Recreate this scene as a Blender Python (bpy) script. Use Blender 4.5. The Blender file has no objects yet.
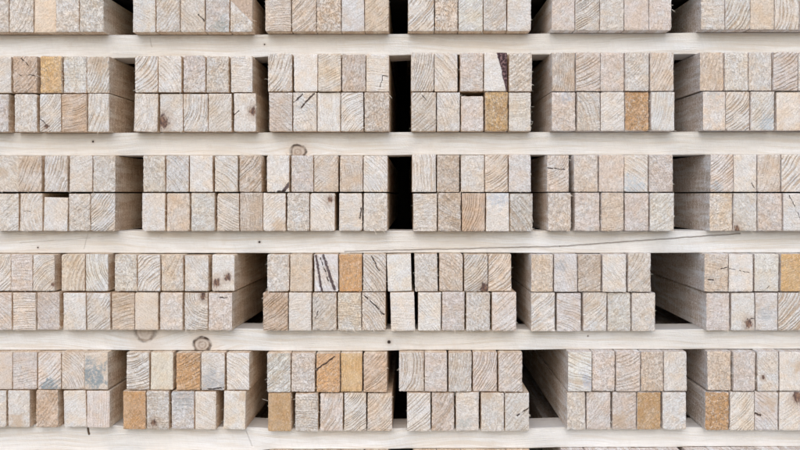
import bpy, math, random, mathutils
from mathutils import noise as mn, Vector
random.seed(11)
scene = bpy.context.scene
COL = scene.collection

# ------------------------------------------------------------------ scale
# 2 mm of real wood per photo pixel on the front plane of the stack (y = 0)
S = 0.002
CX, CY = 410.0, 195.0            # where the boards' long edges converge
Z0 = (489.5 - CY) * S            # eye height above the ground
DIST = 800 * 50 / 36 * S
def X(px): return (px - CX) * S
def Z(py): return (CY - py) * S + Z0

# ------------------------------------------------------------------ node helpers
class NT:
    def __init__(s, name):
        s.mat = bpy.data.materials.new(name); s.mat.use_nodes = True
        s.t = s.mat.node_tree; s.t.nodes.clear()
        s.out = s.t.nodes.new('ShaderNodeOutputMaterial')
        s.bsdf = s.t.nodes.new('ShaderNodeBsdfPrincipled')
        s.t.links.new(s.bsdf.outputs[0], s.out.inputs[0])
    def put(s, sock, v):
        if v is None: return
        if isinstance(v, bpy.types.NodeSocket): s.t.links.new(v, sock)
        else:
            if isinstance(v, (tuple, list)) and len(v) == 3 and sock.type == 'RGBA': v = tuple(v) + (1,)
            if not isinstance(v, (tuple, list)) and sock.type == 'VECTOR': v = (v, v, v)
            sock.default_value = v
    def m(s, op, a, b=None, c=None, clamp=False):
        n = s.t.nodes.new('ShaderNodeMath'); n.operation = op; n.use_clamp = clamp
        for i, v in enumerate((a, b, c)): s.put(n.inputs[i], v)
        return n.outputs[0]
    def v(s, op, a, b=None, c=None):
        n = s.t.nodes.new('ShaderNodeVectorMath'); n.operation = op
        s.put(n.inputs[0], a)
        if op == 'SCALE': s.put(n.inputs['Scale'], b)
        else:
            s.put(n.inputs[1], b); s.put(n.inputs[2], c)
        return n.outputs['Value'] if op in ('LENGTH', 'DISTANCE', 'DOT_PRODUCT') else n.outputs['Vector']
    def attr(s, name, kind='Vector', typ='OBJECT'):
        n = s.t.nodes.new('ShaderNodeAttribute'); n.attribute_type = typ; n.attribute_name = name
        return n.outputs[kind]
    def obj(s):
        return s.t.nodes.new('ShaderNodeTexCoord').outputs['Object']
    def sep(s, v):
        n = s.t.nodes.new('ShaderNodeSeparateXYZ'); s.put(n.inputs[0], v); return n.outputs[0], n.outputs[1], n.outputs[2]
    def com(s, x, y, z):
        n = s.t.nodes.new('ShaderNodeCombineXYZ')
        for i, v in enumerate((x, y, z)): s.put(n.inputs[i], v)
        return n.outputs[0]
    def noise(s, vec, scale, detail=2, rough=.5, col=False):
        n = s.t.nodes.new('ShaderNodeTexNoise'); s.put(n.inputs['Vector'], vec)
        n.inputs['Scale'].default_value = scale; n.inputs['Detail'].default_value = detail
        n.inputs['Roughness'].default_value = rough
        return n.outputs['Color' if col else 'Fac']
    def cells(s, vec, scale):
        n = s.t.nodes.new('ShaderNodeTexVoronoi'); s.put(n.inputs['Vector'], vec); n.inputs['Scale'].default_value = scale
        return s.sep(n.outputs['Color'])[0]
    def ss(s, x, a, b, lo=0., hi=1., kind='SMOOTHSTEP'):
        n = s.t.nodes.new('ShaderNodeMapRange'); n.interpolation_type = kind
        s.put(n.inputs[0], x); n.inputs[1].default_value = a; n.inputs[2].default_value = b
        n.inputs[3].default_value = lo; n.inputs[4].default_value = hi
        return n.outputs[0]
    def mix(s, f, a, b, mode='MIX'):
        n = s.t.nodes.new('ShaderNodeMix'); n.data_type = 'RGBA'; n.blend_type = mode; n.clamp_factor = True
        s.put(n.inputs['Factor'], f); s.put(n.inputs[6], a); s.put(n.inputs[7], b)
        return n.outputs[2]
    def bump(s, h, strength, dist):
        n = s.t.nodes.new('ShaderNodeBump'); n.inputs['Strength'].default_value = strength
        n.inputs['Distance'].default_value = dist; s.put(n.inputs['Height'], h)
        return n.outputs[0]
    def done(s, color, normal, rough=.85, spec=.18):
        s.put(s.bsdf.inputs['Base Color'], color); s.put(s.bsdf.inputs['Roughness'], rough)
        s.bsdf.inputs['Specular IOR Level'].default_value = spec
        if normal is not None: s.put(s.bsdf.inputs['Normal'], normal)
        return s.mat

def segment_dist(n, p2, a, b, wob):
    """distance of p2 (vector x,z,0) to the segment a-b in metres, wobbling a little"""
    ab = Vector((b[0]-a[0], b[1]-a[1], 0)); L2 = max(ab.length_squared, 1e-9)
    ap = n.v('SUBTRACT', n.v('ADD', p2, wob), (a[0], a[1], 0))
    t = n.m('DIVIDE', n.v('DOT_PRODUCT', ap, tuple(ab)), L2, clamp=True)
    q = n.v('SUBTRACT', ap, n.v('SCALE', tuple(ab), t))
    return n.v('LENGTH', q)

def apply_features(n, p2, seedv, color, height, feats, w, h):
    """knots, cracks, blue stain, wedges: real marks in the wood at their own place"""
    wobc = n.noise(n.v('ADD', p2, seedv), 70, 2, .5, True)
    wob = n.v('SCALE', n.v('SUBTRACT', wobc, (.5, .5, .5)), .006)
    for f in feats:
        k = f[0]
        if k == 'k':                                   # knot x y r
            c = ((f[1]-.5)*w, f[2]*h, 0); r = f[3]*w*1.2
            dv = n.v('SUBTRACT', n.v('ADD', p2, wob), c)
            d = n.v('LENGTH', n.v('MULTIPLY', dv, (1, .8, 0)))
            st = n.noise(n.v('ADD', n.v('MULTIPLY', p2, (1, .5, 1)), seedv), 260, 3, .6)
            d = n.m('ADD', d, n.m('MULTIPLY', n.m('SUBTRACT', st, .5), r*1.6))
            halo = n.ss(d, r*.9, r*2.4, .45, 0)
            color = n.mix(halo, color, (.48, .35, .26))
            core = n.ss(d, r*.45, r*1.05, .92, 0)
            color = n.mix(core, color, n.mix(n.ss(st, .4, .6), (.10, .055, .05), (.30, .17, .11)))
            height = n.m('SUBTRACT', height, n.m('MULTIPLY', core, .6))
        elif k == 'c':                                 # crack x0 y0 x1 y1 width
            a = ((f[1]-.5)*w, f[2]*h); b = ((f[3]-.5)*w, f[4]*h); wd = f[5]
            d = segment_dist(n, p2, a, b, n.v('SCALE', wob, .5 if wd > .0025 else 1.3))
            d = n.m('ADD', d, n.m('MULTIPLY', n.m('SUBTRACT', n.noise(n.v('ADD', p2, seedv), 210, 2), .5), wd*1.3))
            g = n.ss(d, wd*.35, wd*1.1, .95, 0)
            color = n.mix(g, color, (.10, .065, .068) if wd > .0025 else (.08, .052, .042))
            height = n.m('SUBTRACT', height, n.m('MULTIPLY', g, 1.5))
        elif k == 's':                                 # blue-grey stain x y r
            c = ((f[1]-.5)*w, f[2]*h, 0); r = f[3]*w
            d = n.v('LENGTH', n.v('SUBTRACT', n.v('ADD', p2, n.v('SCALE', wob, 1.8)), c))
            pat = n.ss(n.noise(n.v('ADD', p2, seedv), 190, 4, .7), .36, .56, .2, 1)
            d = n.m('ADD', d, n.m('MULTIPLY', n.m('SUBTRACT', n.noise(n.v('ADD', p2, seedv), 70, 3, .6), .5), r*2.4))
            g = n.m('MULTIPLY', n.ss(d, r*.5, r*1.1, .85 if len(f) <= 4 else .6, 0), pat)
            color = n.mix(g, color, f[4] if len(f) > 4 else (.25, .32, .37))
        elif k == 't':                                 # warm resin patch x y r
            c = ((f[1]-.5)*w, f[2]*h, 0); r = f[3]*w
            d = n.v('LENGTH', n.v('SUBTRACT', n.v('ADD', p2, n.v('SCALE', wob, 1.5)), c))
            d = n.m('ADD', d, n.m('MULTIPLY', n.m('SUBTRACT', n.noise(n.v('ADD', p2, seedv), 80, 3, .6), .5), r*2.4))
            color = n.mix(n.ss(d, r*.3, r*1.3, .6, 0), color, (.60, .43, .28))
        elif k == 'w':                                 # dark bark wedge, right edge, widest at top
            x, y, z = n.sep(n.v('ADD', p2, wob))
            lim = n.m('MULTIPLY_ADD', y, -.42*w/h, .12*w)      # left border moves right going down
            lim = n.m('SUBTRACT', .46*w, n.m('MULTIPLY', y, .40*w/h))
            g = n.ss(n.m('SUBTRACT', x, lim), -.0006, .0010)
            col = n.mix(n.ss(n.noise(p2, 220, 3), .45, .62), (.06, .035, .04), (.27, .17, .17))
            color = n.mix(g, color, col)
            height = n.m('SUBTRACT', height, g)
        elif k == 'v':                                 # smooth tan corner, upper right
            x, y, z = n.sep(n.v('ADD', p2, n.v('SCALE', wob, .4)))
            g = n.ss(n.m('ADD', x, n.m('SUBTRACT', y, h*.55)), 0, .0015)
            color = n.mix(n.m('MULTIPLY', g, .8), color, (.62, .46, .35))
    return color, height

def end_grain(name, feats=(), w=.047, h=.076):
    n = NT(name)
    P = n.obj(); px, py, pz = n.sep(P); p2 = n.com(px, pz, 0)
    seedv = n.attr('seed'); q = n.v('ADD', p2, seedv)
    tint = n.attr('tint', 'Color')
    cx, cz, spc = n.sep(n.attr('ring'))
    con, rough, wht = n.sep(n.attr('look'))
    ca, sa, scr = n.sep(n.attr('saw'))
    # growth rings
    wp = n.v('SCALE', n.v('SUBTRACT', n.noise(q, 28, 1, .5, True), (.5, .5, .5)), .010)
    wf = n.v('SCALE', n.v('SUBTRACT', n.noise(q, 330, 2, .6, True), (.5, .5, .5)), n.m('MULTIPLY_ADD', rough, .0035, .0010))
    pp = n.v('ADD', n.v('ADD', p2, wp), wf)
    dv = n.v('SUBTRACT', pp, n.com(cx, cz, 0))
    d = n.v('LENGTH', n.v('MULTIPLY', dv, (1, 1, 0)))
    irr = n.noise(n.com(n.m('ADD', d, n.sep(seedv)[0]), 0, 0), 75, 1)
    rr = n.m('ADD', n.m('DIVIDE', d, spc), n.m('MULTIPLY', irr, 3.2))
    t = n.m('FRACT', rr)
    late = n.m('MULTIPLY', n.ss(t, .40, .84), n.ss(t, .88, 1.0, 1, 0))
    patch = n.ss(n.noise(q, 42, 2), .34, .60, .30, 1)
    late = n.m('MULTIPLY', late, patch)
    lc = n.m('MULTIPLY', late, con)
    # saw scratches along one direction
    u = n.m('ADD', n.m('MULTIPLY', px, ca), n.m('MULTIPLY', pz, sa))
    vv = n.m('SUBTRACT', n.m('MULTIPLY', pz, ca), n.m('MULTIPLY', px, sa))
    sv = n.v('ADD', n.com(n.m('MULTIPLY', u, 9), n.m('MULTIPLY', vv, 1.0), 0), seedv)
    scratch = n.noise(sv, 60, 3, .65)
    fine = n.noise(q, 420, 3, .7)
    qs = n.v('ADD', n.v('MULTIPLY', q, (1, .72, 1)), wf)
    sp1 = n.cells(qs, 520); sp2 = n.cells(n.v('ADD', qs, (4.1, 1.7, 0)), 300)
    gate = n.noise(q, 120, 3, .7)
    pits = n.ss(n.m('ADD', n.m('MULTIPLY', n.m('ADD', sp1, n.m('MULTIPLY', sp2, .6)), .55), n.m('MULTIPLY', gate, .7)), .78, 1.0)
    tuft = n.ss(n.m('ADD', n.m('MULTIPLY', n.cells(n.v('ADD', qs, (7.3, 2.1, 0)), 480), .7), n.m('MULTIPLY', gate, -.5)), .22, .42)
    low = n.noise(q, 20, 2)
    # colour
    c = n.mix(n.ss(low, .3, .7, 0, .6), tint, n.mix(1, tint, (.90, .84, .76), 'MULTIPLY'))
    c = n.mix(n.m('MULTIPLY', n.ss(n.noise(n.v('ADD', q, (3.7, 9.1, 0)), 30, 3), .42, .62), wht), c, (.79, .805, .83))
    c = n.mix(n.m('MULTIPLY', lc, .74), c, n.mix(.6, n.mix(1, tint, (.56, .44, .33), 'MULTIPLY'), (.47, .33, .21)))
    c = n.mix(n.m('MULTIPLY', n.ss(scratch, .48, .62), n.m('MULTIPLY', scr, .35)), c, n.mix(1, tint, (.60, .50, .40), 'MULTIPLY'))
    c = n.mix(n.m('MULTIPLY', pits, n.m('MULTIPLY_ADD', rough, .60, .02)), c, n.mix(.5, n.mix(1, tint, (.50, .38, .27), 'MULTIPLY'), (.45, .32, .21)))
    c = n.mix(n.m('MULTIPLY', tuft, n.m('MULTIPLY_ADD', rough, .60, .12)), c, n.mix(.72, n.mix(1, tint, (1.5, 1.4, 1.3), 'MULTIPLY'), (.84, .83, .81)))
    c = n.mix(1, c, n.mix(n.ss(fine, .35, .65), (.86, .84, .82), (1.10, 1.10, 1.10)), 'MULTIPLY')
    wp_ = n.ss(n.noise(n.v('ADD', q, (1.3, 5.9, 0)), 38, 3, .6), .47, .62)
    c = n.mix(n.m('MULTIPLY', wp_, .36), c, n.mix(1, c, (1.0, .86, .69), 'MULTIPLY'))
    # relief
    hgt = n.m('MULTIPLY', lc, -.9)
    hgt = n.m('SUBTRACT', hgt, n.m('MULTIPLY', pits, n.m('MULTIPLY', rough, 1.2)))
    hgt = n.m('ADD', hgt, n.m('MULTIPLY', tuft, n.m('MULTIPLY', rough, 1.0)))
    hgt = n.m('ADD', hgt, n.m('MULTIPLY', scratch, n.m('MULTIPLY', scr, 1.3)))
    hgt = n.m('ADD', hgt, n.m('MULTIPLY', fine, .55))
    c, hgt = apply_features(n, p2, seedv, c, hgt, feats, w, h)
    return n.done(c, n.bump(hgt, 1.0, .0018))

def side_grain():
    n = NT('sawn_side')
    P = n.obj(); px, py, pz = n.sep(P); seedv = n.attr('seed'); tint = n.attr('tint', 'Color')
    g = n.v('ADD', n.com(n.m('MULTIPLY', px, 30), n.m('MULTIPLY', py, 1.6), n.m('MULTIPLY', pz, 30)), seedv)
    grain = n.noise(g, 3.0, 4, .6)
    band = n.noise(n.v('ADD', n.com(px, n.m('MULTIPLY', py, .12), n.m('MULTIPLY', pz, 1.0)), seedv), 60, 1)
    saw = n.noise(n.v('ADD', n.com(n.m('MULTIPLY', px, 8), n.m('MULTIPLY', py, 40), n.m('MULTIPLY', pz, 6)), seedv), 6.0, 3, .6)
    fuzz = n.noise(n.v('ADD', P, seedv), 350, 2, .6)
    base = n.attr('facetint', 'Color')
    c = n.mix(n.ss(grain, .40, .60, 0, .9), base, n.mix(1, base, (.66, .54, .42), 'MULTIPLY'))
    c = n.mix(n.ss(band, .45, .60, 0, .6), c, n.mix(1, base, (.74, .60, .50), 'MULTIPLY'))
    c = n.mix(n.ss(saw, .50, .66, 0, .45), c, n.mix(1, base, (1.5, 1.52, 1.58), 'MULTIPLY'))
    c = n.mix(n.ss(fuzz, .50, .62, 0, .6), c, n.mix(1, base, (1.45, 1.5, 1.58), 'MULTIPLY'))
    c = n.mix(n.ss(n.noise(n.v('ADD', P, seedv), 260, 3, .7), .52, .64, 0, .45), c, n.mix(1, base, (.6, .5, .42), 'MULTIPLY'))
    h = n.m('ADD', n.m('MULTIPLY', grain, .7), n.m('ADD', n.m('MULTIPLY', saw, .8), n.m('MULTIPLY', fuzz, .8)))
    return n.done(c, n.bump(h, .9, .0014))

def beam_mat(name, feats, base):
    """planed softwood seen along its length; features in beam-local metres (x, z)"""
    n = NT(name)
    P = n.obj(); px, py, pz = n.sep(P); seedv = n.attr('seed')
    p2 = n.com(px, pz, 0)
    # knots bend the grain round them
    bend = 0.0
    for f in feats:
        if f[0] == 'k':
            dv = n.v('SUBTRACT', p2, (f[1], f[2], 0)); dx, dz, _ = n.sep(dv)
            d2 = n.m('ADD', n.m('MULTIPLY', n.m('MULTIPLY', dx, dx), .35), n.m('MULTIPLY', dz, dz))
            e = n.m('EXPONENT', n.m('MULTIPLY', d2, -1.0/(f[3]*f[3]*5)))
            bend = n.m('ADD', bend, n.m('MULTIPLY', n.m('MULTIPLY', n.m('SIGN', dz), e), f[3]*1.1))
    zz = n.m('SUBTRACT', n.m('ADD', pz, py), bend)
    wav = n.m('MULTIPLY', n.noise(n.v('ADD', n.com(n.m('MULTIPLY', px, 1), 0, 0), seedv), 3.0, 2), .05)
    zz = n.m('ADD', zz, wav)
    g1 = n.noise(n.v('ADD', n.com(n.m('MULTIPLY', px, .05), n.m('MULTIPLY', zz, 1.6), 0), seedv), 95, 3, .6)
    g2 = n.noise(n.v('ADD', n.com(n.m('MULTIPLY', px, .10), n.m('MULTIPLY', zz, 5), 0), seedv), 130, 2, .6)
    low = n.noise(n.v('ADD', n.com(n.m('MULTIPLY', px, .5), n.m('MULTIPLY', pz, 2), 0), seedv), 9, 3)
    blot = n.noise(n.v('ADD', P, seedv), 40, 3, .6)
    fine = n.noise(n.v('ADD', P, seedv), 380, 2, .6)
    c = n.mix(n.ss(low, .35, .65), base, tuple(b*k for b, k in zip(base, (.95, .92, .88))))
    c = n.mix(n.ss(g1, .46, .66, 0, .60), c, tuple(b*k for b, k in zip(base, (.80, .71, .60))))
    c = n.mix(n.ss(g2, .48, .62, 0, .42), c, tuple(b*k for b, k in zip(base, (.78, .72, .66))))
    c = n.mix(n.ss(n.noise(n.v('ADD', n.com(n.m('MULTIPLY', px, .35), pz, 0), seedv), 45, 4, .65), .50, .62, 0, .35), c, tuple(b*k for b, k in zip(base, (.84, .80, .76))))
    c = n.mix(n.ss(blot, .58, .70, 0, .25), c, tuple(b*k for b, k in zip(base, (.80, .72, .62))))
    sawm = n.noise(n.v('ADD', n.com(n.m('ADD', px, n.m('MULTIPLY', pz, .25)), n.m('MULTIPLY', pz, .04), 0), seedv), 170, 2, .6)
    c = n.mix(n.ss(sawm, .50, .60, 0, .13), c, tuple(b*.78 for b in base))
    h = n.m('ADD', n.m('MULTIPLY', g1, -.8), n.m('ADD', n.m('MULTIPLY', fine, .5), n.m('MULTIPLY', g2, -.7)))
    wob = n.v('SCALE', n.v('SUBTRACT', n.noise(n.v('ADD', p2, seedv), 60, 2, .5, True), (.5, .5, .5)), .006)
    for f in feats:
        if f[0] == 'k':
            r = f[3]
            dv = n.v('MULTIPLY', n.v('SUBTRACT', n.v('ADD', p2, n.v('SCALE', wob, .8)), (f[1], f[2], 0)), (.92, 1, 0))
            d = n.v('LENGTH', dv)
            d = n.m('ADD', d, n.m('MULTIPLY', n.m('SUBTRACT', n.noise(n.v('ADD', P, seedv), 90, 3, .6), .5), r*.35))
            c = n.mix(n.ss(d, r*.8, r*2.6, .35, 0), c, (.62, .48, .36))
            rim_ = n.noise(n.v('ADD', P, seedv), 75, 2)
            inner = n.m('MULTIPLY_ADD', n.noise(n.v('ADD', P, seedv), 160, 3, .6), .8, .10)
            inner = n.m('MULTIPLY', inner, n.m('MULTIPLY_ADD', f[4], .7, .5))
            inner = n.m('MULTIPLY', inner, n.m('MULTIPLY_ADD', n.m('COSINE', n.m('MULTIPLY', d, 6.28/(r*.40))), .28, .9))
            c = n.mix(n.m('MULTIPLY', n.ss(d, r*.85, r, 1, 0), inner), c, (.27, .19, .14))
            edge = n.m('MULTIPLY', n.m('MULTIPLY', n.ss(d, r*.66, r*.92), n.ss(d, r*.97, r*1.16, 1, 0)), n.ss(rim_, .32, .60, .25, 1))
            c = n.mix(n.m('MULTIPLY', edge, f[4]), c, (.05, .03, .02))
            h = n.m('SUBTRACT', h, n.m('MULTIPLY', edge, 1.2))
        elif f[0] == 'd':                                  # nail hole or dark dot
            d = n.v('LENGTH', n.v('SUBTRACT', n.v('ADD', p2, n.v('SCALE', wob, .3)), (f[1], f[2], 0)))
            c = n.mix(n.ss(d, f[3]*.8, f[3]*2.6, .35, 0), c, (.35, .27, .22))
            c = n.mix(n.ss(d, f[3]*.5, f[3]*1.1, 1, 0), c, (.03, .02, .015))
        elif f[0] == 'c':
            d = segment_dist(n, p2, (f[1], f[2]), (f[3], f[4]), n.v('SCALE', wob, .5))
            gq = n.m('MULTIPLY', n.ss(d, f[5]*.3, f[5], 1, 0), f[6])
            c = n.mix(gq, c, (.10, .06, .035)); h = n.m('SUBTRACT', h, n.m('MULTIPLY', gq, 1.2))
    return n.done(c, n.bump(h, 1.0, .0016), .7, .25)

# ------------------------------------------------------------------ mesh building
def obj_from(name, verts, faces, mats, idx=None, smooth=None):
    me = bpy.data.meshes.new(name); me.from_pydata(verts, [], faces)
    for m in mats: me.materials.append(m)
    if idx: me.polygons.foreach_set('material_index', idx)
    if smooth: me.polygons.foreach_set('use_smooth', smooth)
    me.update(); me.validate()
    o = bpy.data.objects.new(name, me); COL.objects.link(o); return o

SIDE = side_grain()
END = end_grain('sawn_end')
LEN = 1.55

def board_mesh(w, h, rough, seed, wane=0, sag=0.0):
    """one sawn board: gridded ragged front end, slightly worn arrises, loose fibres"""
    rs = random.Random(seed)
    nx, nz = 16, 26
    V, F, MI = [], [], []
    off = Vector((seed*1.37 % 97, seed*2.11 % 89, 0))
    amp = .0005 + .0013*rough
    bow = [(rs.uniform(-.0007, .0003), rs.uniform(-.0007, .0007)) for _ in range(4)]
    lean = rs.uniform(-.02, .02); lean2 = rs.uniform(-.02, .02)
    cr = [rs.uniform(.0004, .0022) for _ in range(4)]           # worn corners
    if rs.random() < .3: cr[rs.randrange(4)] = rs.uniform(.003, .006)
    for j in range(nz+1):
        for i in range(nx+1):
            u, t = i/nx, j/nz
            x = (u-.5)*w; z = t*h
            eu = min(u, 1-u)*w; et = min(t, 1-t)*h
            k = (0 if u < .5 else 1) + (0 if t < .5 else 2)
            r = cr[k]
            if eu < r and et < r:                               # pull the corner in on a round
                dx, dz = r-eu, r-et; L = math.hypot(dx, dz)
                if L > r:
                    f_ = r/L; sx = 1 if u < .5 else -1; sz = 1 if t < .5 else -1
                    x += sx*(dx - dx*f_); z += sz*(dz - dz*f_)
            if i in (0, nx): x += amp*.9*(mn.noise(Vector((x*300, z*260, 0))+off) - (.35 if rough > .3 else .1))*(1 if i else -1)
            if j in (0, nz): z += amp*.9*(mn.noise(Vector((x*260, z*300, 5))+off) - .1)*(1 if j else -1)
            q_ = 4*t*(1-t); p_ = 4*u*(1-u)
            if u > .5: x += (2*u-1)*(bow[0][0]*q_ + bow[0][1]*(t-.5))
            else: x -= (1-2*u)*(bow[1][0]*q_ + bow[1][1]*(t-.5))
            if t > .5: z += (2*t-1)*min(0, bow[2][0]*p_ + bow[2][1]*(u-.5)*.8)
            y = amp*1.0*mn.noise(Vector((x*420, z*420, 9))+off) + amp*1.2*mn.noise(Vector((x*120, z*120, 3))+off)
            y += x*lean + (z-h/2)*lean2
            if i in (0, nx) or j in (0, nz): y += .0010          # arris
            V.append((x, y, z))
    for j in range(nz):
        for i in range(nx):
            a = j*(nx+1)+i; F.append((a, a+1, a+nx+2, a+nx+1)); MI.append(0)
    loop = [i for i in range(nx+1)] + [j*(nx+1)+nx for j in range(1, nz+1)] + \
           [nz*(nx+1)+i for i in range(nx-1, -1, -1)] + [j*(nx+1) for j in range(nz-1, 0, -1)]
    prev = loop
    N = len(loop)
    for si, yy in enumerate((.004, .016, .05, .13, .3, .6, 1.0, LEN)):
        cur = []
        for kx in prev if si == 0 else range(N):
            v0 = V[loop[kx]] if si else V[kx]
            x0, z0 = v0[0], v0[2]
            i_ = kx
            cur.append(len(V)); 
            bx = max(-w/2, min(w/2, x0*1.02)); bz = max(0, min(h, (z0-h/2)*1.02+h/2))
            V.append((bx, yy, bz))
        for q in range(N):
            a, b = prev[q], prev[(q+1) % N]; c, d = cur[(q+1) % N], cur[q]
            F.append((b, a, d, c)); MI.append(1)
        prev = cur
    F.append(tuple(prev)); MI.append(1)
    # loose fibres at the sawn edges
    nf = int(2 + rough*20*rs.random() + 6*rs.random())
    for _ in range(nf):
        side = rs.choice('LRBTLR')
        if side == 'L': p = Vector((-w/2, 0, rs.random()*h)); dr = Vector((-.7, -.8, rs.uniform(-.8, .6)))
        elif side == 'R': p = Vector((w/2, 0, rs.random()*h)); dr = Vector((.7, -.8, rs.uniform(-.8, .6)))
        elif side == 'B': p = Vector(((rs.random()-.5)*w, 0, .0005)); dr = Vector((rs.uniform(-.6, .6), -.8, -.7))
        else: p = Vector(((rs.random()-.5)*w, 0, h-.0005)); dr = Vector((rs.uniform(-.6, .6), -.8, .5))
        L = rs.uniform(.0015, .005) * (2.4 if rs.random() < .10 else .9); wd = rs.uniform(.00025, .0006)
        dr.normalize(); curl = Vector((rs.uniform(-1, 1), 0, rs.uniform(-1, .4)))*.5
        b0 = len(V); segs = 4
        sd = dr.cross(Vector((0, 1, .3))).normalized()
        up = dr.cross(sd).normalized()
        for s_ in range(segs+1):
            c_ = p + dr*(L*s_/segs) + curl*(L*(s_/segs)**2)
            ww = wd*(1-.6*s_/segs)
            for a_ in (0, 2.094, 4.189):
                V.append(tuple(c_ + (sd*math.cos(a_)+up*math.sin(a_))*ww))
        for s_ in range(segs):
            for a_ in range(3):
                i0 = b0+s_*3+a_; i1 = b0+s_*3+(a_+1) % 3
                F.append((i0, i1, i1+3, i0+3)); MI.append(2)
    return V, F, MI

FIB = None
def fibre_mat():
    n = NT('wood_fibre'); P = n.obj()
    c = n.mix(n.noise(P, 300, 1), (.80, .76, .70), (.70, .62, .50))
    return n.done(c, None, .8)
FIB = fibre_mat()

def s2l(r, g, b):
    return tuple(((v/255)/12.92 if v/255 <= .04045 else (((v/255)+.055)/1.055)**2.4) for v in (r, g, b))
TONES = {  # own colour of the wood
 'W': ('pale', s2l(216, 214, 212), .85), 'L': ('greyish white', s2l(208, 203, 205), .7),
 'C': ('cream', s2l(215, 206, 194), .6), 'B': ('smooth beige', s2l(209, 191, 168), .10),
 'T': ('tan', s2l(211, 192, 171), .55), 'P': ('pinkish beige', s2l(211, 197, 187), .6),
 'H': ('honey brown', s2l(224, 174, 114), .15), 'Y': ('yellowish', s2l(230, 188, 122), .15),
 'K': ('brown', s2l(206, 176, 146), .35), 'G': ('grey', s2l(190, 190, 187), .5)}
DIRS = {d: i*22.5 for i, d in enumerate(['N','NNE','NE','ENE','E','ESE','SE','SSE','S','SSW','SW','WSW','W','WNW','NW','NNW'])}
ORD = ['first', 'second', 'third', 'fourth', 'fifth', 'sixth', 'seventh', 'eighth', 'ninth', 'tenth']

# ------------------------------------------------------------------ the boards as the photo shows them
# per board: left px, right px, tone, direction of the pith + distance (widths), ring contrast 0-9, roughness 0-9 [, marks / overrides]
D = []
def layer(row, which, bundle, ytop, ybot, yaw, boards): D.append((row, which, bundle, ytop, ybot, yaw, boards))

# row 1 (only its lower layer is in the photo)
layer(1, 'lower', 1, -5, 32, .6, [(-16,8.5,'C','S3',3,5), (9,33,'C','WNW3',6,5), (33.3,55.5,'B','N6',1,0,'back'), (56,79.5,'W','N4',1,7), (80,104,'W','S4',1,8)])
layer(1, 'lower', 2, -5, 32, .3, [(132.5,155.5,'W','SSW2',3,3), (156.5,180,'C','NW4',6,4), (180.4,204.5,'C','SW3',4,3,('c',.72,.5,1,.3,.0016)), (205.5,229.5,'L','NW5',3,5,('s',.7,.12,.5,(.42,.5,.5))), (230.5,252.5,'W','N4',1,6,('v',))])
layer(1, 'lower', 3, -6, 31.2, .2, [(265,291,'T','S5',6,4), (292,316,'T','NW6',7,3), (316.4,341,'T','N3',1,10), (341.6,364.4,'L','S6',1,1), (365,388.5,'B','NW6',5,1)])
layer(1, 'lower', 4, -6, 31, -.3, [(408,434,'C','NW6',8,1), (434.6,458,'T','N3',1,10), (458.5,483,'W','NW3',4,3), (483.5,506.5,'C','NW3',4,5), (507.3,531,'C','N6',1,2)])
layer(1, 'lower', 5, -7, 30.3, -.6, [(552,575,'P','N6',0,3), (575.4,599.3,'C','NW4',9,3), (600,624,'C','NNW4',2,4), (624.4,648.3,'P','E5',2,2), (648.8,671.5,'P','E4',2,5)])
layer(1, 'lower', 6, -8, 29.5, -.4, [(701,724.7,'W','S3',3,5), (725.3,749.6,'W','WNW4',9,2), (750.2,774,'B','S5',1,3), (774.8,799.5,'C','W2',8,2), (800.3,824,'C','S5',3,3)])
# row 2
layer(2, 'upper', 1, 56, 92.7, .6, [(-13,11,'C','N5',0,1), (13,37,'K','NW3',6,6,('c',.35,.95,.65,.7,.0012),('c',.2,.5,.95,.45,.0009)), (40,62,'Y','E6',2,7), (63,86,'W','S6',2,6), (86.4,109,'W','WNW3',7,4,('t',.45,.85,.55))])
layer(2, 'lower', 1, 93.5, 131.8, .6, [(-14,8.5,'P','W4',2,6), (14,37,'C','W4',3,5), (40,61.5,'W','NW3',6,3,('c',.05,.32,.5,.12,.0010),('k',.32,.14,.10)), (62.3,87,'K','NNW5',7,3), (88,109,'W','WNW4',7,3)])
layer(2, 'upper', 2, 55.5, 92.3, .3, [(135,157.5,'W','NW1.6',8,2), (158.5,181.5,'W','SW2',5,2), (183.5,205.5,'P','S5',1,7), (206.3,228.7,'W','N3',2,7), (231,252.5,'W','S2.5',3,3)])
layer(2, 'lower', 2, 93.1, 131.5, .3, [(133.5,157,'W','W1.8',4,3,'tilt2'), (159.5,182.5,'L','NW6',2,2,('k',.12,.26,.26)), (183.4,207.7,'W','WNW2',9,3), (208.3,231.5,'L','NW4',4,3), (234,256,'C','S5',1,2,('k',.86,.52,.17),('c',.0,.45,.25,.52,.001))])
layer(2, 'upper', 3, 53.5, 91.5, .2, [(268,292,'W','WNW3',8,3), (294,317.6,'L','NW5',1,1), (318.2,341,'T','NNW5',5,2), (342,365.7,'P','WNW5',4,6), (366.2,389,'C','S3',3,1,('c',.62,.05,.7,.42,.0009),('c',.7,.42,.95,.40,.0009))])
layer(2, 'lower', 3, 92.2, 131.2, .2, [(269,292.3,'P','SW5',4,3), (293,316.6,'W','SW2',3,3,('c',.0,.72,.42,.96,.0016),('c',.35,.62,.9,.95,.0020)), (317.2,340.3,'L','E6',3,1), (341,363.3,'C','SE2',9,2), (364.2,389.3,'T','N4',1,9)])
layer(2, 'upper', 4, 52.5, 91.3, -.2, [(411,434,'C','WNW4',8,3), (434.5,457.5,'C','SW5',5,2), (460,483.3,'P','SW5',1,5), (484,507,'C','SE6',1,1,('w',)), (509,532,'C','NW3',5,6)])
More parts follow.
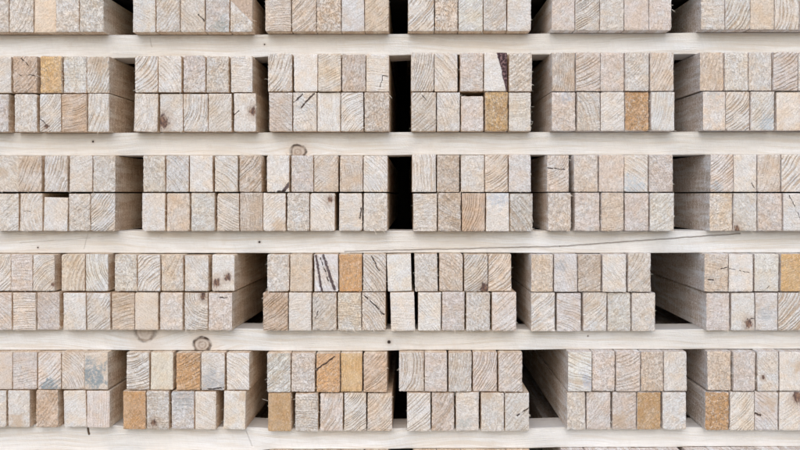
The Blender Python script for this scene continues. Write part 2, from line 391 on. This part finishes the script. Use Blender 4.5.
layer(2, 'lower', 4, 92.2, 131, -.2, [(411.3,436,'C','NW4',7,3,('c',.4,.95,.62,.78,.0009)), (437,460,'W','WSW3',4,4), (461,483.6,'P','N4',0,5,'low3'), (485,508,'Y','E3',1,9), (509,531,'C','N5',3,3)])
layer(2, 'upper', 5, 52, 91, -.8, [(552,575.3,'T','W3',6,3), (576,600,'P','NNW2.5',8,3), (600.7,624.3,'P','SW4',2,4), (625,648.7,'W','NW3',4,5), (650,673.5,'T','WNW5',6,3)])
layer(2, 'lower', 5, 91.7, 130.8, -.8, [(551.5,575.5,'P','NE3',2,6,('s',.6,.85,.3,(.55,.6,.68))), (577,600,'C','WSW2',5,4), (600.8,624.3,'C','NW4',4,2), (625,649.3,'H','N3',1,10), (651,674.3,'L','WNW6',4,1)])
layer(2, 'upper', 6, 51.7, 90.6, -1.0, [(700,724,'T','W3',5,4), (724.5,748,'L','N4',1,6), (748.5,771.3,'W','WNW4',3,4), (773,797.8,'P','NNW4',8,2), (798.5,822,'C','NW4',4,3)])
layer(2, 'lower', 6, 91.4, 130.4, -1.0, [(702.5,725,'T','N5',0,3,('s',.5,.92,.4,(.55,.56,.56))), (725.8,749.7,'C','NW2.5',9,2), (750.6,774,'W','NW4',5,3,('s',.7,.2,.45,(.5,.6,.7))), (777,801,'T','SE5',2,1,'e'), (802,825,'C','NW4',3,3)])
# row 3
layer(3, 'upper', 1, 155.2, 191.8, 1.0, [(-5,18.3,'C','SW4',3,3,('t',.3,.55,.3)), (19,42,'T','WNW4',8,2), (45,67.7,'L','WNW5',8,3), (69,91.8,'C','NNW5',3,2), (92.4,115,'C','NW4',2,6)])
layer(3, 'lower', 1, 193.2, 231, 1.0, [(-6,18,'W','NW4',4,3), (20,42.3,'C','E1.2',5,2,('c',.2,.52,.9,.55,.0008)), (43.3,67,'L','WNW6',2,1,'low4','tilt2'), (68,90,'C','NW3',4,5), (91,115,'W','NW4',8,2)])
layer(3, 'upper', 2, 155, 191.8, .3, [(143,165,'C','NE3',3,6), (166,188.5,'L','SW4',6,3), (190,213,'C','SW3',2,2), (215,237.7,'L','SW5',6,2), (239,261.3,'T','NW5',8,5)])
layer(3, 'lower', 2, 192.6, 231, .3, [(142,165,'C','NW6',1,2), (167,189.7,'T','SW5',1,4), (191,214.6,'L','SW5',1,5), (217,239,'C','NNE5',6,3), (240,262.5,'T','W4',5,3)])
layer(3, 'upper', 3, 155, 191.8, .2, [(267,289.3,'W','SE5',1,2,('c',.75,.02,1,.22,.0045),('c',.5,.0,.8,.03,.002)), (291,313.4,'P','S5',1,5), (314,338,'T','NW5',5,1), (340,362.7,'T','W5',5,3), (363.4,387.4,'L','SW2.5',5,2)])
layer(3, 'lower', 3, 192.6, 231, .2, [(263,285.4,'W','SE3',3,2,('t',.7,.12,.4)), (287,309.3,'W','N4',1,7), (310,334.6,'W','SW4',3,2,('k',.8,.82,.12)), (339,362,'W','SE5',1,2,('c',.93,.3,.98,.6,.0022)), (363.5,387.3,'C','NE3',3,5)])
layer(3, 'upper', 4, 154.3, 192, -.2, [(412,436,'L','W6',6,2), (437,459.5,'T','N4',1,7), (461,484.5,'C','N5',1,4), (485,508,'T','NW2.5',9,2), (508.7,531,'L','SW6',1,3)])
layer(3, 'lower', 4, 192.8, 231.3, -.2, [(413,437,'C','S5',3,4), (438,461,'T','NNE3',5,7), (462,485,'K','WNW3',9,2), (486,509,'C','N6',0,2,('s',.5,.88,.5,(.55,.6,.68))), (510,533,'G','SW5',7,5)])
layer(3, 'upper', 5, 154.5, 191.8, -.2, [(547,569,'P','NW1.4',5,4,('c',.0,.66,1,.60,.0012)), (574,598,'T','N4',1,5), (599,624,'P','NW6',1,3), (624.5,648,'C','SW5',5,1,('s',.3,.12,.6,(.5,.58,.66))), (649,673,'P','SW4',3,5)])
layer(3, 'lower', 5, 192.6, 231, -.2, [(548,571,'P','W4',2,7), (575,600,'P','SW5',1,5), (601,623.6,'T','NNW4',3,4), (625,649,'P','NW5',1,5), (650,674,'W','NW5',4,4)])
layer(3, 'upper', 6, 154.2, 191.8, -.6, [(710,733,'P','NW5',8,2,('s',.3,.1,.35,(.55,.6,.66))), (734,757,'C','N6',0,1,('c',.75,.25,1,.05,.001)), (758,781,'T','WNW4',4,3), (782,806,'W','NW5',9,1), (807,830,'C','S5',2,3)])
layer(3, 'lower', 6, 193, 231, -.6, [(710,733,'T','NNW4',2,6), (734,757.5,'L','N4',1,4,('k',.15,.06,.12)), (758,782,'P','NW4',2,5), (783,807,'W','S6',1,2,('c',.25,.95,.7,.3,.0009),('c',.7,.3,.9,.0,.0009)), (808,831,'C','S5',2,3)])
# row 4
layer(4, 'upper', 1, 254, 291, 1.6, [(-13,10,'W','NW2',7,2), (10.6,32.5,'P','S6',3,4), (33,54.5,'C','SE2',7,2,('k',.93,.20,.09)), (61,84.5,'T','ESE2',6,3,'round'), (86,108.5,'W','ENE1.8',7,1), (115,137.3,'P','N4',1,7), (138,160.6,'W','SE1.8',9,3), (161.2,183.4,'T','WNW4',5,5), (185,208.5,'C','NE5',3,3,'short3'), (212,234.5,'W','S4',2,1,('k',.2,.22,.16),('k',.68,.38,.13))])
layer(4, 'lower', 1, 292.3, 330, 1.6, [(-12,11.5,'P','SW5',4,2), (13,35.8,'P','S4',7,2), (36.3,59,'P','SW4',3,4), (63.5,86,'L','ENE4',2,1), (86.6,110,'C','NW3',7,3), (111.7,134.3,'T','SSE3',8,2), (134.8,158,'B','SE6',1,0,'e'), (160,182.8,'P','NW5',1,4), (184.5,207.6,'C','NE.9',7,3,('k',.8,.92,.13)), (208.8,232.6,'P','N4',1,5,('c',.35,.88,.75,.87,.0014))])
layer(4, 'upper', 2, 254, 291.6, .4, [(267,289,'C','NW5',1,6), (290,312,'B','NW6',1,3), (314,338,'L','WSW6',3,1,('c',.08,.95,.32,.0,.0028),('c',.38,.98,.85,.05,.0032),('c',.28,.9,.6,.3,.0014)), (339,362,'H','W5',3,5), (363,386,'C','SW2.2',7,3,('c',.38,.95,.72,.55,.0014))])
layer(4, 'lower', 2, 292.3, 330.5, .4, [(263,288,'K','NW2.5',8,4), (289,311.4,'L','NW5',2,1), (312,336.4,'C','NW3',5,4,('c',.1,.3,.25,.5,.0009)), (338,361.3,'T','S4',4,6,('s',.5,.08,.4,(.68,.68,.68))), (362,385.5,'P','SW3',7,3,('c',.1,.92,.95,.42,.0016))])
layer(4, 'upper', 3, 253.7, 291.2, .0, [(388,412,'L','SE6',1,1,'tilt-3'), (415,438,'C','NE3',3,5,'tilt-2'), (439.3,463,'T','SW4',5,6), (464.3,487.6,'W','NW2.2',8,3,('k',.85,.08,.18)), (488.3,511.5,'T','NW2.2',9,2)])
layer(4, 'lower', 3, 291.8, 330.7, .0, [(391,415,'L','N5',2,1,'tilt-2'), (418,441,'W','SW5',4,1), (442,464.7,'P','N5',1,5), (466,490,'C','NE3',3,6), (492,516,'P','NW4',5,2)])
layer(4, 'upper', 4, 254, 291.8, -.4, [(531,553,'T','N5',1,5), (554,577,'L','WSW6',3,1,('s',.25,.7,.3,(.45,.46,.49))), (578,601,'T','NNW3',5,5), (602.5,626,'W','SW6',3,2), (628,651,'C','NW5',6,4,'low-1')])
layer(4, 'lower', 4, 292.6, 331.3, -.4, [(531,555,'W','NW4',6,2), (557,581,'L','SSW5',6,2), (583.5,607,'W','NW3',5,3), (608,631,'W','NW5',2,5), (632,655.5,'L','NW6',2,4)])
layer(4, 'upper', 5, 253.7, 291.6, 1.2, [(704,728,'T','S6',3,5,('c',.6,.60,1,.64,.0012),('c',.15,.32,.35,.30,.0016)), (728.5,752.5,'C','N6',0,2,('c',.0,.62,.9,.5,.0009)), (755,779,'L','N6',1,3,('c',.4,.0,.8,.3,.0008)), (781,804,'Y','SSE4',3,4), (805,828,'C','NW5',3,3)])
layer(4, 'lower', 5, 292.6, 330.6, 1.2, [(707,730,'P','NW5',1,3), (732,755,'L','N6',0,2,('k',.75,.18,.17),('c',.7,.3,1,.3,.0010)), (756,778,'L','N6',0,2,('s',.5,.45,.45,(.5,.53,.56))), (779,803,'W','NW2.2',9,2), (804,828,'C','NW5',3,3)])
# row 5
layer(5, 'upper', 1, 352, 389.2, .5, [(-11,12.3,'B','N6',0,1,'mauve'), (13,37,'P','S5',4,2), (38,61,'P','NW5',6,1,('s',.55,.05,.5)), (61.8,84.3,'T','SW1.8',6,1), (85,108.2,'B','N6',0,1,('s',.35,.35,.75))])
layer(5, 'lower', 1, 390, 427.3, .5, [(-16,6.3,'W','N6',1,2), (8,29.6,'L','N6',0,3,('t',.4,.14,.4)), (36,58,'K','NW5',5,6), (64,86,'L','NW6',1,1,'tilt-2'), (87,110,'P','W5',4,1)])
layer(5, 'upper', 2, 352.3, 390, 1.0, [(126,148.6,'W','NNW1.6',9,4), (150,172.7,'C','N6',0,0,'mauve0'), (176,200.3,'H','NNW4',8,6), (201.3,224.6,'L','NNE5',4,2,('s',.5,.18,.6,(.42,.45,.50)),('c',.3,.02,.95,.06,.0018)), (226.6,249,'W','SW2.5',4,1)])
layer(5, 'lower', 2, 390.7, 429.5, 1.0, [(122.5,145.3,'H','NW5',3,4), (146.6,169,'C','S4',3,6,('k',.32,.17,.13)), (171,194.2,'L','S5',3,5,('s',.5,.85,.7,(.50,.52,.54))), (195,216,'C','NNE6',3,1), (223,245,'C','NE4',2,1,'tilt2',('t',.85,.9,.3))])
layer(5, 'upper', 3, 353, 392, .3, [(267,290.6,'W','NW4',6,6), (291.2,315,'P','N4',2,7), (316.6,340,'H','NW5',4,5,('c',.0,.55,.75,.92,.0018)), (340.8,362,'Y','E8',5,2), (363.5,387,'K','NW2.5',7,4)])
layer(5, 'lower', 3, 393, 431.3, .3, [(268,291,'H','S6',1,2,'honeylight'), (295,318,'C','S6',6,6), (320,342.8,'P','WNW3',6,3), (344,366,'C','NW2.2',8,2), (367.5,392,'T','NW3',6,3)])
layer(5, 'upper', 4, 352, 391.5, .0, [(399,424,'P','W1.8',8,3), (424.6,447,'P','NW5',1,4), (448.6,471.6,'W','WNW4',6,4), (473,497,'P','WNW4',8,2), (498.4,522.3,'P','NW4',6,4)])
layer(5, 'lower', 4, 392.3, 431, .0, [(407,430.6,'L','NW4',7,1), (431.6,454.4,'P','NW4',6,5), (456,479,'C','N6',1,3,('s',.35,.2,.3,(.5,.53,.52))), (481,504,'W','N5',0,4,('t',.3,.95,.35)), (505,529.2,'L','NW4',5,2,('c',.5,.4,1,.6,.0016))])
layer(5, 'upper', 5, 351.3, 391.2, .2, [(568,591.4,'W','NNE5',6,1,('s',.85,.25,.3,(.45,.5,.62))), (592.4,615,'P','N5',1,6), (616,640,'P','NNW3',6,4), (641,663.4,'T','N5',1,8), (664,687,'L','NW5',2,3)])
layer(5, 'lower', 5, 392, 429.8, .2, [(567,585.5,'C','NW4',1,5), (587,611,'P','NW5',4,3), (613,636.4,'P','NNW5',4,3,('t',.3,.25,.4)), (637.3,661,'H','SE4',3,4,'honeylight'), (663,686.3,'W','NW5',1,3)])
layer(5, 'upper', 6, 351, 390.8, .6, [(708,731.7,'T','N5',1,7), (733,755,'P','NE5',1,5), (756.6,778,'W','SW5',3,4,('k',.28,.35,.08)), (779,803,'C','N6',0,1,('t',.9,.65,.4)), (804,828,'C','NW5',3,3)])
layer(5, 'lower', 6, 391.6, 430.2, .6, [(705,729,'H','N3',1,9), (730,754,'C','NW5',6,1), (755,778,'L','SW4',4,2,('t',.6,.75,.4),('c',.0,.45,.22,.38,.0022)), (779,803,'C','NW5',3,1,('k',.75,.88,.22)), (804,828,'C','NW5',3,3)])
# row 6: just its top edge peeps into the photo
def r6(x0, xs, bundle, yt, tones):
    layer(6, 'upper', bundle, yt, yt+38, 0, [(a, a+23.6, t, 'NW4', 4, 4) for a, t in zip(xs, tones)])
r6(0, [-15, 9, 33, 57, 81], 1, 454.5, 'CWTPC')
r6(0, [140, 164, 188, 212, 236], 2, 454, 'WCPTW')
r6(0, [268, 292, 316, 340, 364.5], 3, 452.3, 'PTWPC')
r6(0, [413, 437, 461, 483, 507], 4, 451.5, 'PWTPC')
r6(0, [562, 586, 610, 634, 656.5], 5, 450.3, 'WPCTW')
r6(0, [686, 710, 734, 758, 782], 6, 449.6, 'PCTWC')

PER = {4: {1:1,2:2,3:3,4:4,5:5}}
used_labels = {}
def feature_words(ring, con, rough, feats, kind):
    ks = [f[0] for f in feats]
    if 'w' in ks: return 'with dark bark wedge'
    if ks.count('c') >= 3: return 'with long black cracks'
    if 'k' in ks and next(f for f in feats if f[0] == 'k')[3] >= .05: return 'with dark knot'
    if 's' in ks and len(next(f for f in feats if f[0] == 's')) == 4: return 'with blue-grey stain'
    if 'c' in ks: return 'with dark crack'
    if 'v' in ks: return 'with tan corner'
    d = ''.join(ch for ch in ring if ch.isalpha()); dist = float(''.join(ch for ch in ring if not ch.isalpha()))
    if rough >= 7: return 'roughly sawn'
    if con >= 4:
        if dist <= 2.5: return 'with curved rings'
        if d in ('N', 'S'): return 'with level rings'
        if d in ('E', 'W'): return 'with upright rings'
        return 'with slanting rings'
    if rough >= 4: return 'faintly fuzzy'
    return 'almost plain'

count = 0
lines = {}        # front-plane support heights for the spacer planks
for (row, which, bundle, yt, yb, yaw, boards) in D:
    lines.setdefault((row, which), []).append(((boards[0][0]+boards[-1][1])/2, yt, yb, boards[0][0], boards[-1][1]))
    bx = X((boards[0][0]+boards[-1][1])/2)
    yawr = -math.radians(yaw)
    for bi, bd in enumerate(boards):
        x0, x1, tone, ring, con, rough = bd[:6]
        ex = [e for e in bd[6:]]
        feats = [e for e in ex if isinstance(e, tuple)]; flags = [e for e in ex if isinstance(e, str)]
        rs = random.Random(row*1000 + bundle*100 + bi*7 + (3 if which == 'upper' else 0))
        t0, b0 = yt, yb
        tilt = 0.0
        for f in flags:
            if f.startswith('low'): t0 += float(f[3:])
            if f.startswith('short'): t0 += 1; b0 -= float(f[5:])*0.0; 
            if f.startswith('tilt'): tilt = float(f[4:])*.6
        # small play between neighbours and uneven heights
        t0 += rs.uniform(0, .7)
        w = (x1-x0)*S - .0002; h = (b0-t0)*S - .0002
        con_ = con/9; ro = rough/10
        V, F, MI = board_mesh(w, h, ro, row*977 + bundle*131 + bi*17 + (5 if which == 'upper' else 0))
        mat = END if not feats else end_grain('sawn_end_marked', feats, w, h)
        o = obj_from('board', V, F, [mat, SIDE, FIB], MI, [m != 2 for m in MI])
        try: o.data.set_sharp_from_angle(angle=math.radians(40))
        except Exception: pass
        y = rs.uniform(-.004, .004)
        if 'back' in flags: y += .006
        cxw = X((x0+x1)/2)
        # the whole layer of the bundle is turned about its own middle
        o.location = (bx + (cxw-bx)*math.cos(yawr), y + (cxw-bx)*math.sin(yawr)*.35, Z(b0)+.0001)
        o.rotation_euler = (0, math.radians(tilt), yawr)
        name, col, wht = TONES[tone]
        col = list(col)
        if 'mauve' in flags: col = list(s2l(196, 183, 172))
        if 'mauve0' in flags: col = list(s2l(214, 203, 178)); wht = .1
        if 'honeylight' in flags: col = list(s2l(212, 172, 118)); name = 'light honey'
        g_ = sum(col)/3; k_ = .28 if tone in 'HY' else (.34 if tone in 'TPBK' else .42)
        up_ = 1.0 if tone in 'HY' else 1.22
        col = [(c_*(1-k_) + g_*k_)*up_*1.14 for c_ in col]
        if tone not in 'HY': col = [col[0]*.985, col[1], col[2]*1.045]
        vbr = rs.uniform(.88, 1.06); hue = rs.uniform(-.025, .025)
        o['tint'] = [min(.86, col[0]*vbr*(1+hue)), min(.83, col[1]*vbr), min(.81, col[2]*vbr*(1-hue*1.5))]
        d = ''.join(ch for ch in ring if ch.isalpha()); dist = float(''.join(ch for ch in ring if not ch.isalpha()))
        a = math.radians(DIRS[d] + rs.uniform(-9, 9))
        o['ring'] = [math.sin(a)*dist*.047, h/2 + math.cos(a)*dist*.047, rs.uniform(.0042, .0078)]
        # boards of the right-hand bundles are paler and greyer along their faces
        sc = (.82, .79, .77) if bundle >= 5 or (row == 4 and bundle >= 4) else (.84, .73, .60)
        sv_ = rs.uniform(.9, 1.08)
        o['facetint'] = [c_*sv_ for c_ in sc]
        o['look'] = [min(1, con_*1.05), ro, wht*rs.uniform(.6, 1.1)]
        sa = a + math.pi/2 + rs.uniform(-.3, .3) if con > 5 else rs.uniform(0, math.pi)
        o['saw'] = [math.cos(sa), math.sin(sa), rs.uniform(.3, 1.0)]
        o['seed'] = [rs.uniform(0, 60), rs.uniform(0, 60), rs.uniform(0, 60)]
        fw = feature_words(ring, con, rough, feats, None)
        if row == 6: lab = f'{name} board barely showing along bottom edge, {ORD[bi]} from left, {ORD[bundle-1]} bundle'
        else:
            rowname = {1: 'top row', 2: 'second row down', 3: 'third row down', 4: 'fourth row down', 5: 'fifth row down'}[row]
            if row == 1: lab = f'{name} board end {fw}, {ORD[bi]} from left, {ORD[bundle-1]} bundle, cut-off top row'
            else: lab = f'{name} board {fw}, {ORD[bi]} from left, {which} layer, {ORD[bundle-1]} bundle, {ORD[row-1]} row'
        o['label'] = lab; o['category'] = 'board'; o['group'] = 'sawn boards stacked in bundles'
        used_labels[lab] = used_labels.get(lab, 0)+1
        if len(lab.split()) > 16: print('LONG', len(lab.split()), lab)
        count += 1
print('boards', count, 'duplicate labels', sum(1 for v in used_labels.values() if v > 1))

# ------------------------------------------------------------------ spacer planks between the rows
def edge_line(row, which, k):
    """list of (x px, y px) along the bottoms (k=2) or tops (k=1) of a row"""
    pts = []
    for (c, yt, yb, a, b) in sorted(lines[(row, which)]):
        y = yb if k == 2 else yt
        pts += [(a, y), (b, y)]
    return pts
def interp(pts, x):
    if x <= pts[0][0]: return pts[0][1]
    for (xa, ya), (xb, yb) in zip(pts, pts[1:]):
        if xa <= x <= xb: return ya + (yb-ya)*(x-xa)/max(1e-6, xb-xa)
    return pts[-1][1]

BX0, BX1 = -45, 860
def spacer(i, up, dn, feats, base, label, y0=.038, depth=.098):
    y0 = {1: .038, 2: .034, 3: .032, 4: .027, 5: .027}[i]
    n = 60; V, F = [], []
    oz = Z((interp(up, 400)+interp(dn, 400))/2); ox = X(400)
    for k in range(n+1):
        px = BX0+(BX1-BX0)*k/n
        zt = Z(interp(up, px))-.0002-oz; zb = Z(interp(dn, px))+.0002-oz; x = X(px)-ox
        wv = .0006*mn.noise(Vector((px*.02, i*7, 0)))
        r = .0012
        prof = [(y0+r+wv, zb), (y0+wv, zb+r), (y0+wv, (zb+zt)/2), (y0+wv, zt-r), (y0+r+wv, zt), (y0+depth, zt), (y0+depth, zb)]
        V += [(x, y, z) for y, z in prof]
    m = 7
    for k in range(n):
        for j in range(m):
            a = k*m+j; b = k*m+(j+1) % m
            F.append((a, b, b+m, a+m))
    F.append(tuple(range(m-1, -1, -1))); F.append(tuple(n*m+j for j in range(m)))
    # marks given in photo pixels -> beam-local metres
    # the face stands y0 behind the front plane, so the place on it is scaled by the distance
    kf = (DIST+y0)/DIST
    lx = lambda p: X(CX+(p-CX)*kf)-ox
    lz = lambda p: Z(CY+(p-CY)*kf)-oz
    fl = []
    for f in feats:
        if f[0] in 'kd': fl.append((f[0], lx(f[1]), lz(f[2]), f[3]*S) + tuple(f[4:]))
        else: fl.append((f[0], lx(f[1]), lz(f[2]), lx(f[3]), lz(f[4]), f[5]*S, f[6]))
    o = obj_from('spacer_plank', V, F, [beam_mat('planed_beam', fl, base)])
    o.location = (ox, 0, oz)
    o['seed'] = [i*13.7, i*5.1, i*3.3]
    o['label'] = label; o['category'] = 'plank'; o['group'] = 'spacer planks between the rows'
    return o
BW, BM, BC = (.81, .83, .86), (.755, .765, .775), (.66, .62, .55)
spacer(1, edge_line(1, 'lower', 2), edge_line(2, 'upper', 1), [('d', 264.5, 44.5, 1.0), ('c', 150, 38, 152, 47, .8, .22)], BM,
       'topmost spacer plank, pale with one small nail hole, under the cut-off board row')
spacer(2, edge_line(2, 'lower', 2), edge_line(3, 'upper', 1), [('d', 93, 141.5, 1.3), ('k', 298, 152, 7.5, .9)], BM,
       'pale spacer plank between second and third board rows, half knot on its lower edge')
spacer(3, edge_line(3, 'lower', 2), edge_line(4, 'upper', 1), [('d', 259.5, 242, 1.4), ('d', 38, 247.5, 1.0), ('c', 345, 251.5, 560, 246.5, .9, .55), ('c', 560, 246.5, 740, 233.5, 1.0, .6), ('c', 20, 243, 90, 238, .7, .2), ('c', 84, 249, 88, 234, .8, .22)], BM,
       'pale spacer plank split by long slanting crack under the third row')
spacer(4, edge_line(4, 'lower', 2), edge_line(5, 'upper', 1), [('k', 202, 345, 8.5, 1.0), ('k', 145, 332, 10, .45), ('d', 389, 342, 2.3), ('d', 588, 336, .8)], BM,
       'pale spacer plank with round black-rimmed knot, between fourth and fifth board rows')
spacer(5, edge_line(5, 'lower', 2), edge_line(6, 'upper', 1), [('c', 88, 428, 89, 434, 1.6, 1.0), ('c', 246, 431, 252, 446, 1.0, .25)], BW,
       'whitest and lowest spacer plank, under the fifth board row at the bottom edge')

# ------------------------------------------------------------------ dark sheet added to keep light out of the gaps, and the ground
def add_blocker():
    """added sheet blocking light at top, back and both ends of the stack"""
    n = NT('dark_blocker'); P = n.obj()
    c = n.mix(n.noise(P, 6, 4), (.018, .018, .020), (.030, .029, .028))
    m = n.done(c, n.bump(n.noise(P, 9, 4), .6, .01), .6, .3)
    x0, x1, y0, y1, z0, z1, th = X(-60), X(872), .012, LEN+.12, .0, Z(-12), .004
    V, F = [], []
    def slab(a, b, nx, nz):
        base = len(V)
        (ax, ay, az), (bx, by, bz) = a, b
        V.extend([(x, y, z) for x in (ax, bx) for y in (ay, by) for z in (az, bz)])
        for f in ((0,1,3,2), (4,6,7,5), (0,4,5,1), (2,3,7,6), (0,2,6,4), (1,5,7,3)): F.append(tuple(base+i for i in f))
    slab((x0, y0, z1), (x1, y1, z1+th), 1, 1)
    slab((x0-th, y0, z0), (x0, y1, z1+th), 1, 1)
    slab((x1, y0, z0), (x1+th, y1, z1+th), 1, 1)
    slab((x0-th, y1, z0), (x1+th, y1+th, z1+th), 1, 1)
    o = obj_from('light_blocker', V, F, [m])  # made-up cover, there only to shut daylight out of the stack
    o['label'] = 'dark light-blocking sheet added behind the boards, seen only as black gaps between the bundles'; o['category'] = 'light_blocker'
add_blocker()
n = NT('yard_ground'); P = n.obj()
gc = n.mix(n.noise(P, 3, 5), (.20, .19, .175), (.30, .28, .26))
gc = n.mix(n.ss(n.noise(P, 90, 3), .5, .65), gc, (.36, .34, .31))
gm = n.done(gc, n.bump(n.noise(P, 80, 4), .6, .01), .9)
g = obj_from('ground', [(-40, -40, 0), (40, -40, 0), (40, 40, 0), (-40, 40, 0)], [(0, 1, 2, 3)], [gm])
g['kind'] = 'structure'

# ------------------------------------------------------------------ light
SUN_EL, SUN_AZ = 30, -6        # az: degrees left of straight-on (sun stands behind the camera, to the left)
w = bpy.data.worlds.new('World'); scene.world = w; w.use_nodes = True
nt = w.node_tree; bg = nt.nodes['Background']
sky = nt.nodes.new('ShaderNodeTexSky'); sky.sky_type = 'NISHITA'; sky.sun_disc = False
sky.sun_elevation = math.radians(SUN_EL); sky.sun_rotation = math.radians(180 - SUN_AZ)
sky.air_density = 1.0; sky.dust_density = 1.5; sky.ozone_density = 1.0
nt.links.new(sky.outputs[0], bg.inputs[0]); bg.inputs[1].default_value = .15
sl = bpy.data.lights.new('sun', 'SUN'); sl.energy = 1.1; sl.angle = math.radians(55); sl.color = (1, .985, .975)
so = bpy.data.objects.new('sun', sl); COL.objects.link(so)
el, az = math.radians(SUN_EL), math.radians(SUN_AZ)
to_sun = Vector((math.sin(az)*math.cos(el), -math.cos(az)*math.cos(el), math.sin(el)))
so.rotation_euler = to_sun.to_track_quat('Z', 'Y').to_euler(); so.location = to_sun*10

# ------------------------------------------------------------------ camera
cd = bpy.data.cameras.new('camera'); cam = bpy.data.objects.new('camera', cd); COL.objects.link(cam)
cd.lens = 50; cd.sensor_width = 36; cd.clip_end = 200; cd.clip_start = .05
cam.location = (0, -DIST, Z0); cam.rotation_euler = (math.radians(90), 0, 0)
cd.shift_x = -(CX-400)/800; cd.shift_y = -(225-CY)/800
scene.camera = cam
scene.render.resolution_x, scene.render.resolution_y = 1024, 576
scene.view_settings.view_transform = 'Standard'; scene.view_settings.look = 'None'
scene.view_settings.exposure = 0.16; scene.view_settings.gamma = 1
